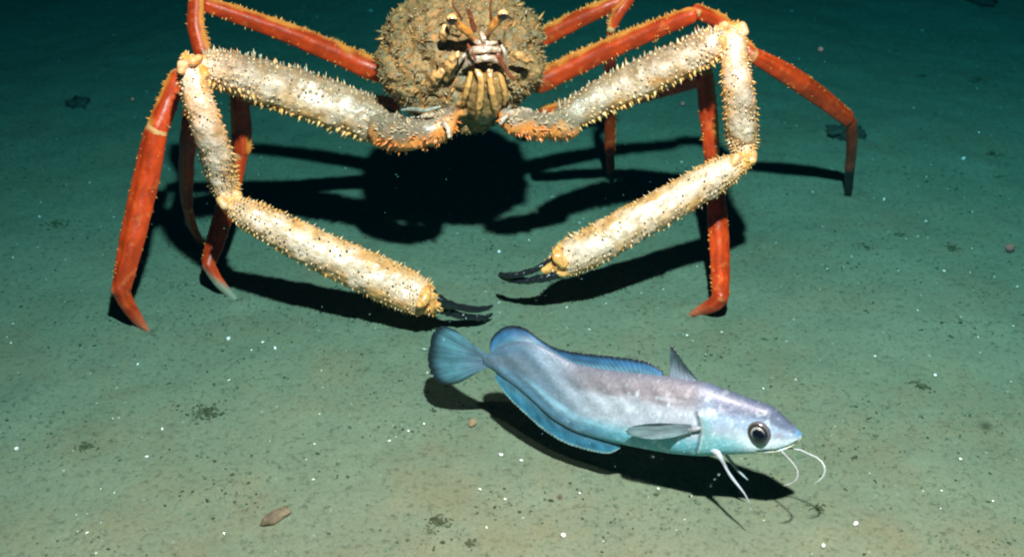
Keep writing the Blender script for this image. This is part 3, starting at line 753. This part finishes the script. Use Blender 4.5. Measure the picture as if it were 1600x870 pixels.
tube_obj('barbel', [(Vector(fp(1230,702,-.004)), .0009), (Vector(fp(1248,705,-.006)), .0007), (Vector(fp(1264,712,-.006)), .0010), (Vector(fp(1280,720,-.006)), .0009), (Vector(fp(1290,733,-.004)), .0011), (Vector(fp(1288,747,-.002)), .0010), (Vector(fp(1276,757,0)), .0006)], SKIN, fish, cols=(0.34, 0.46, 0.48), world=True)
# eye: bulging ball with rings
def disc_dome(name, u, v, r_px, bulge, out, mat, parent, cols=None, inner=0.0, low=None, rim=None):
    c = fp(u, v, out); r = r_px * 1.46 / FPX; V, F = [], []; n = 36; rings = 7
    for k in range(rings + 1):
        s_ = inner + (1 - inner) * k / rings; 
        for j in range(n):
            a = 2 * math.pi * j / n
            V.append(c + TF * (r * s_ * math.cos(a)) + UF * (r * s_ * math.sin(a)) + NF * (bulge * (math.sqrt(max(0, 1 - s_ * s_ * .98)) - (0.0 if k < rings else 1.2))))
    for k in range(rings):
        for j in range(n):
            a = k * n + j; b_ = k * n + (j + 1) % n; F.append((a, b_, b_ + n, a + n))
    if inner == 0: F = [f for f in F]
    me = mesh(name, V, F)
    if cols is not None:
        cc = []
        for k in range(rings + 1):
            for j in range(n):
                up_ = math.sin(2 * math.pi * j / n - .5) * (k / rings); cc.append(mixc(cols, low or cols, sstep(.35, -.35, up_)))
                if rim and k >= rings - 1: cc[-1] = np.array(rim)
        colattr(me, np.array(cc))
    return link(name, me, mat, parent)
EO = flank_out(1189, 670)
EYE = pigment_material('fish_eye', rough=0.15, spec=0.7, noise_scale=300, amount=0.3, bump=0.1, coat=0.8)
for sgn in (1,):
    ey = disc_dome('eye', 1189.5, 671, 19, .0042, EO - .0034, EYE, fish, (0.028, 0.028, 0.022), low=(0.006, 0.010, 0.02), rim=(.08, .10, .12))
    disc_dome('iris', 1190, 672, 12.4, .0030, EO - .0010, EYE, ey, (0.20, 0.26, 0.26), low=(0.01, 0.02, 0.04))
    disc_dome('pupil', 1190.5, 673, 10.6, .0030, EO - .0003, EYEBLACK, ey)

# ------------------------------------------------------------------ small things on the mud
ICO_V, ICO_F = None, None
bmx = bmesh.new(); bmesh.ops.create_icosphere(bmx, subdivisions=1, radius=1)
ICO_V = np.array([v.co[:] for v in bmx.verts]); ICO_F = [[v.index for v in f.verts] for f in bmx.faces]; bmx.free()
OCT_V = np.array([(1,0,0),(-1,0,0),(0,1,0),(0,-1,0),(0,0,1),(0,0,-1)], float)
OCT_F = [(0,2,4),(2,1,4),(1,3,4),(3,0,4),(2,0,5),(1,2,5),(3,1,5),(0,3,5)]
def scatter(name, pts, sizes, flat, mat, label, cat, base=(OCT_V, OCT_F), lift=0.2, airborne=False):
    bv, bf = base; V, F = [], []
    for p, s_ in zip(pts, sizes):
        o = len(V); a = rng.uniform(0, 6.28); ca, sa = math.cos(a), math.sin(a)
        sc = np.array((rng.uniform(.6, 1.4), rng.uniform(.5, 1.0), flat * rng.uniform(.6, 1.3))) * s_
        q = bv * (1 + rng.uniform(-.3, .3, (len(bv), 1))) * sc
        q = np.stack([q[:, 0] * ca - q[:, 1] * sa, q[:, 0] * sa + q[:, 1] * ca, q[:, 2]], 1)
        z = p[2] if airborne else ground_z(p[0], p[1]) + s_ * lift * flat
        V.extend(q + np.array((p[0], p[1], z))); F.extend([[o + k for k in f] for f in bf])
    return tag(link(name, mesh(name, V, F), mat, smooth=False), label, cat, kind='stuff')
def floor_pts(n, clump=False):
    out = []
    while len(out) < n:
        y = rng.uniform(.85, 3.0); x = rng.uniform(-1, 1) * (0.30 + 0.44 * y)
        if clump and noise.fractal(Vector((x * 5, y * 7, 2)), .8, 2, 3) < rng.uniform(-.25, .55): continue
        out.append((x, y, 0))
    return out
CRUMB = flat_material('dark_crumb', (0.042, 0.062, 0.040), 0.95, 0.1)
CLOD = flat_material('mud_clod', (0.098, 0.150, 0.100), 0.95, 0.1)
WHITE = flat_material('shell_chip', (0.85, 0.86, 0.84), 0.25, 0.7, 0.1, 200, 0.6)
pts = floor_pts(6500, True); scatter('mud_crumb', pts, np.minimum(rng.gamma(1.7, .00062, len(pts)) + .0004, .0028), .45, CRUMB, 'dark crumbs of debris sprinkled over the grey green mud', 'debris', base=(ICO_V, ICO_F))
pts = floor_pts(3000, True); scatter('mud_clod', pts, np.minimum(rng.gamma(2.0, .0009, len(pts)) + .0006, .0035), .40, CLOD, 'tiny soft pellets of mud all over the sea floor', 'mud pellets', base=(ICO_V, ICO_F))
pts = floor_pts(900); scatter('shell_chip', pts, rng.gamma(1.6, .00042, len(pts)) + .0006, .6, WHITE, 'tiny white shell chips glinting all over the mud', 'shell chips', lift=.6)
SNOW = flat_material('marine_snow', (0.16, 0.45, 0.50), 0.8, 0.3)
pts = []
for _ in range(480):
    d = ray(rng.uniform(0, 1600), rng.uniform(0, 870)); k = rng.uniform(.72, .97) / (-d.z)
    pts.append(tuple(CAM + d * k))
scatter('marine_snow', pts, rng.uniform(.0003, .0009, 480), 1.0, SNOW, 'pale specks of marine snow drifting in the water', 'marine snow', airborne=True)

def lump(name, u, v, wpx, hpx, depth, mat, label, cat, group=None, seed=0, h=0.0, sub=3, rough=.28, sink=.3):
    p = P(u, v, h); 
    if h == 0: p.z = ground_z(p.x, p.y)
    w_ = M(wpx, p) / 2; hh = M(hpx, p) / 2
    bmx = bmesh.new(); bmesh.ops.create_icosphere(bmx, subdivisions=sub, radius=1)
    for x in bmx.verts:
        n_ = 1 + rough * noise.fractal(x.co * 1.6 + Vector((seed, seed * 2, 0)), .8, 2, 4)
        x.co = Vector((x.co.x * w_ * n_, x.co.y * depth * n_, x.co.z * hh * n_))
    me = bpy.data.meshes.new(name); bmx.to_mesh(me); bmx.free()
    o = link(name, me, mat); o.location = p + Vector((0, 0, hh * (1 - sink) if h == 0 else 0)); o.rotation_euler.z = seed * .7
    return tag(o, label, cat, group)
BROWN = flat_material('brown_stone', (0.145, 0.120, 0.078), .95, .3, .5, 90)
DARK = flat_material('dark_stone', (0.040, 0.050, 0.038), .95, .1, .5, 60)
PINK = flat_material('pink_stone', (0.28, 0.20, 0.12), .8, .4, .3, 90)
OLV = flat_material('olive_clump', (0.058, 0.078, 0.042), .95, .1, .5, 90)
lump('stone', 432, 806, 50, 15, .009, BROWN, 'flat reddish brown pebble lying alone on the mud near the bottom left', 'pebble', seed=1, sink=.55)
lump('stone', 738, 659, 18, 10, .005, PINK, 'small orange pink pebble beside the shadow of the tail fin', 'pebble', seed=2)
lump('stone', 126, 163, 34, 18, .02, DARK, 'dark patch for a pit in the dim mud at upper left', 'lump', seed=0, sink=.8, rough=.7)  # raised dark form added where the mud has a pit
lump('stone', 1310, 217, 34, 26, .022, DARK, 'dark patch on the mud behind the far right foot', 'lump', seed=4, rough=.8, sink=.6)  # low dark forms marking dark spots on the mud
lump('stone', 1340, 213, 22, 16, .015, DARK, 'smaller dark patch just right of the far right foot', 'lump', seed=9, rough=.8, sink=.6)
lump('stone', 1527, 4, 46, 20, .05, DARK, 'dark stone at the top right corner of the view', 'stone', seed=5, sink=.4)
# tufts of debris: little heaps of crumbs
def tuft(u, v, wpx, label, n=26, seed=0, mat=OLV):
    r_ = random.Random(seed); p0 = P(u, v, 0); w_ = M(wpx, p0) / 2; V, F = [], []
    for _ in range(n * 4):
        a = r_.uniform(0, 6.28); q = abs(r_.gauss(0, .6)) * w_; s_ = r_.uniform(.0006, .0022) * (wpx / 40) ** .5
        x, y = p0.x + q * math.cos(a), p0.y + q * math.sin(a) * .8; o = len(V)
        qv = ICO_V * (1 + np.array([[r_.uniform(-.35, .35)] for _ in ICO_V])) * np.array((s_ * r_.uniform(.7, 1.8), s_, s_ * .7))
        V.extend(qv + np.array((x, y, ground_z(x, y) + s_ * .3))); F.extend([[o + k for k in f] for f in ICO_F])
    o = link('debris_clump', mesh('debris_clump', V, F), mat, smooth=False)
    return tag(o, label, 'debris clump', 'clumps of debris on the mud')
tuft(322, 645, 46, 'ragged olive clump of debris on the mud left of the tail fin', 34, 1)
tuft(686, 815, 34, 'dark crumbly clump near the bottom, below the middle of the fish shadow', 34, 2)
tuft(672, 832, 20, 'low dark smear of crumbs just under the clump at bottom centre', 14, 12)
tuft(735, 850, 22, 'small crumb heap at the bottom edge right of the dark clump', 16, 3)
tuft(135, 700, 30, 'olive crumb heap in the mud at lower left', 20, 4)
tuft(88, 352, 34, 'faint dark crumb heap left of the front left leg', 22, 5)
tuft(1528, 128, 40, 'dark crumb cluster on the mud at upper right', 24, 6)
tuft(1440, 118, 26, 'small dim crumb cluster left of the upper right cluster', 16, 7)
tuft(1550, 240, 26, 'dim crumb heap near the right edge', 16, 8)
tuft(1562, 275, 16, 'tiny crumb heap below the one near the right edge', 10, 13)
tuft(1356, 388, 22, 'crumb heap on the open mud right of the near right leg', 14, 9)
tuft(1405, 368, 24, 'crumb heap a little above and right of its neighbour on the open mud', 14, 10)
tuft(1487, 388, 28, 'wide thin crumb heap on the open mud toward the right edge', 18, 11)
tuft(1276, 792, 26, 'dark crumb heap under the snout and barbels of the fish', 16, 14)
tuft(1440, 600, 30, 'thin brown crumb heap on the mud right of the snout', 20, 15)
# white chips big enough to point at
def chip(u, v, s, label, seed=0, h=0.0, cat='shell chip', name='shell_fragment', mat=WHITE):
    return lump(name, u, v, s, s * .8, M(s, P(u, v, h)) * .4, mat, label, cat, seed=seed, h=h, sub=1, rough=.6, sink=.1)
chip(1337, 820, 9, 'white shell chip lying below and right of the snout', 1)
chip(1286, 855, 9, 'white shell flake near the bottom edge below the snout', 2)
chip(880, 835, 10, 'white shell flake near the bottom edge under the fish belly', 3)
chip(783, 708, 8, 'bright white chip left of the shadow under the fish belly', 4)
chip(815, 716, 7, 'white chip right of its twin beside the belly shadow', 5)
chip(357, 530, 8, 'bright bluish chip on the mud right of the front left foot', 6)
chip(430, 548, 7, 'white chip between the front left foot and the tail fin', 7)
chip(780, 396, 7, 'white chip on the mud just above the right claw tips', 8)
chip(1505, 251, 7, 'bright white chip on the dim mud at the right', 9)
chip(1381, 314, 6, 'white chip right of the far right foot', 10)
chip(1462, 584, 7, 'white chip on the open mud at right', 11)
chip(750, 763, 6, 'white chip in a row of glints left of the fish shadow', 12)
chip(789, 777, 6, 'white chip just below the row of glints', 13)
chip(638, 672, 5, 'tiny white chip below the shadow of the tail fin', 14)
chip(26, 702, 7, 'white chip near the left edge', 15)
chip(254, 672, 6, 'white chip between the left edge clump and the ragged olive clump', 16)
FLO = flat_material('drifting_fleck', (0.022, 0.040, 0.040), .9, .1)
for (u, v, s, h, lab) in ((1578, 388, 15, .35, 'blurred pinkish fleck drifting in the water near the right edge'),
                          (875, 776, 9, .3, 'pale pink fleck drifting below the fish belly shadow'),
                          (1282, 78, 9, .5, 'grey fleck drifting in the dark water at upper right'),
                          (207, 156, 6, .45, 'bright fleck drifting left of the left claw arm'),
                          (1067, 163, 8, .4, 'greyish fleck drifting under the right claw arm')):
    lump('drifting_fleck', u, v, s, s, M(s, P(u, v, h)) / 2, FLO, lab, 'fleck', h=h, seed=s, sub=2)

# ------------------------------------------------------------------ the water itself, as even haze
bmx = bmesh.new(); bmesh.ops.create_cube(bmx, size=1)
for v in bmx.verts: v.co = Vector((v.co.x * 94, v.co.y * 94, -1.05 if v.co.z < 0 else 2.05))
hm = bpy.data.meshes.new('haze'); bmx.to_mesh(hm); bmx.free()
m = bpy.data.materials.new('water_haze'); m.use_nodes = True; nt = m.node_tree
nt.nodes.remove(nt.nodes['Principled BSDF'])
pv = nt.nodes.new('ShaderNodeVolumePrincipled')
pv.inputs['Color'].default_value = (0.0, 0.0008, 0.0016, 1)
pv.inputs['Absorption Color'].default_value = (0.0036, 0.572, 0.714, 1)
pv.inputs['Density'].default_value = 1.47
pv.inputs['Anisotropy'].default_value = 0.3
nt.links.new(pv.outputs[0], nt.nodes['Material Output'].inputs['Volume'])
tag(link('haze', hm, m, smooth=False), 'dark teal sea water filling the whole view', kind='stuff')
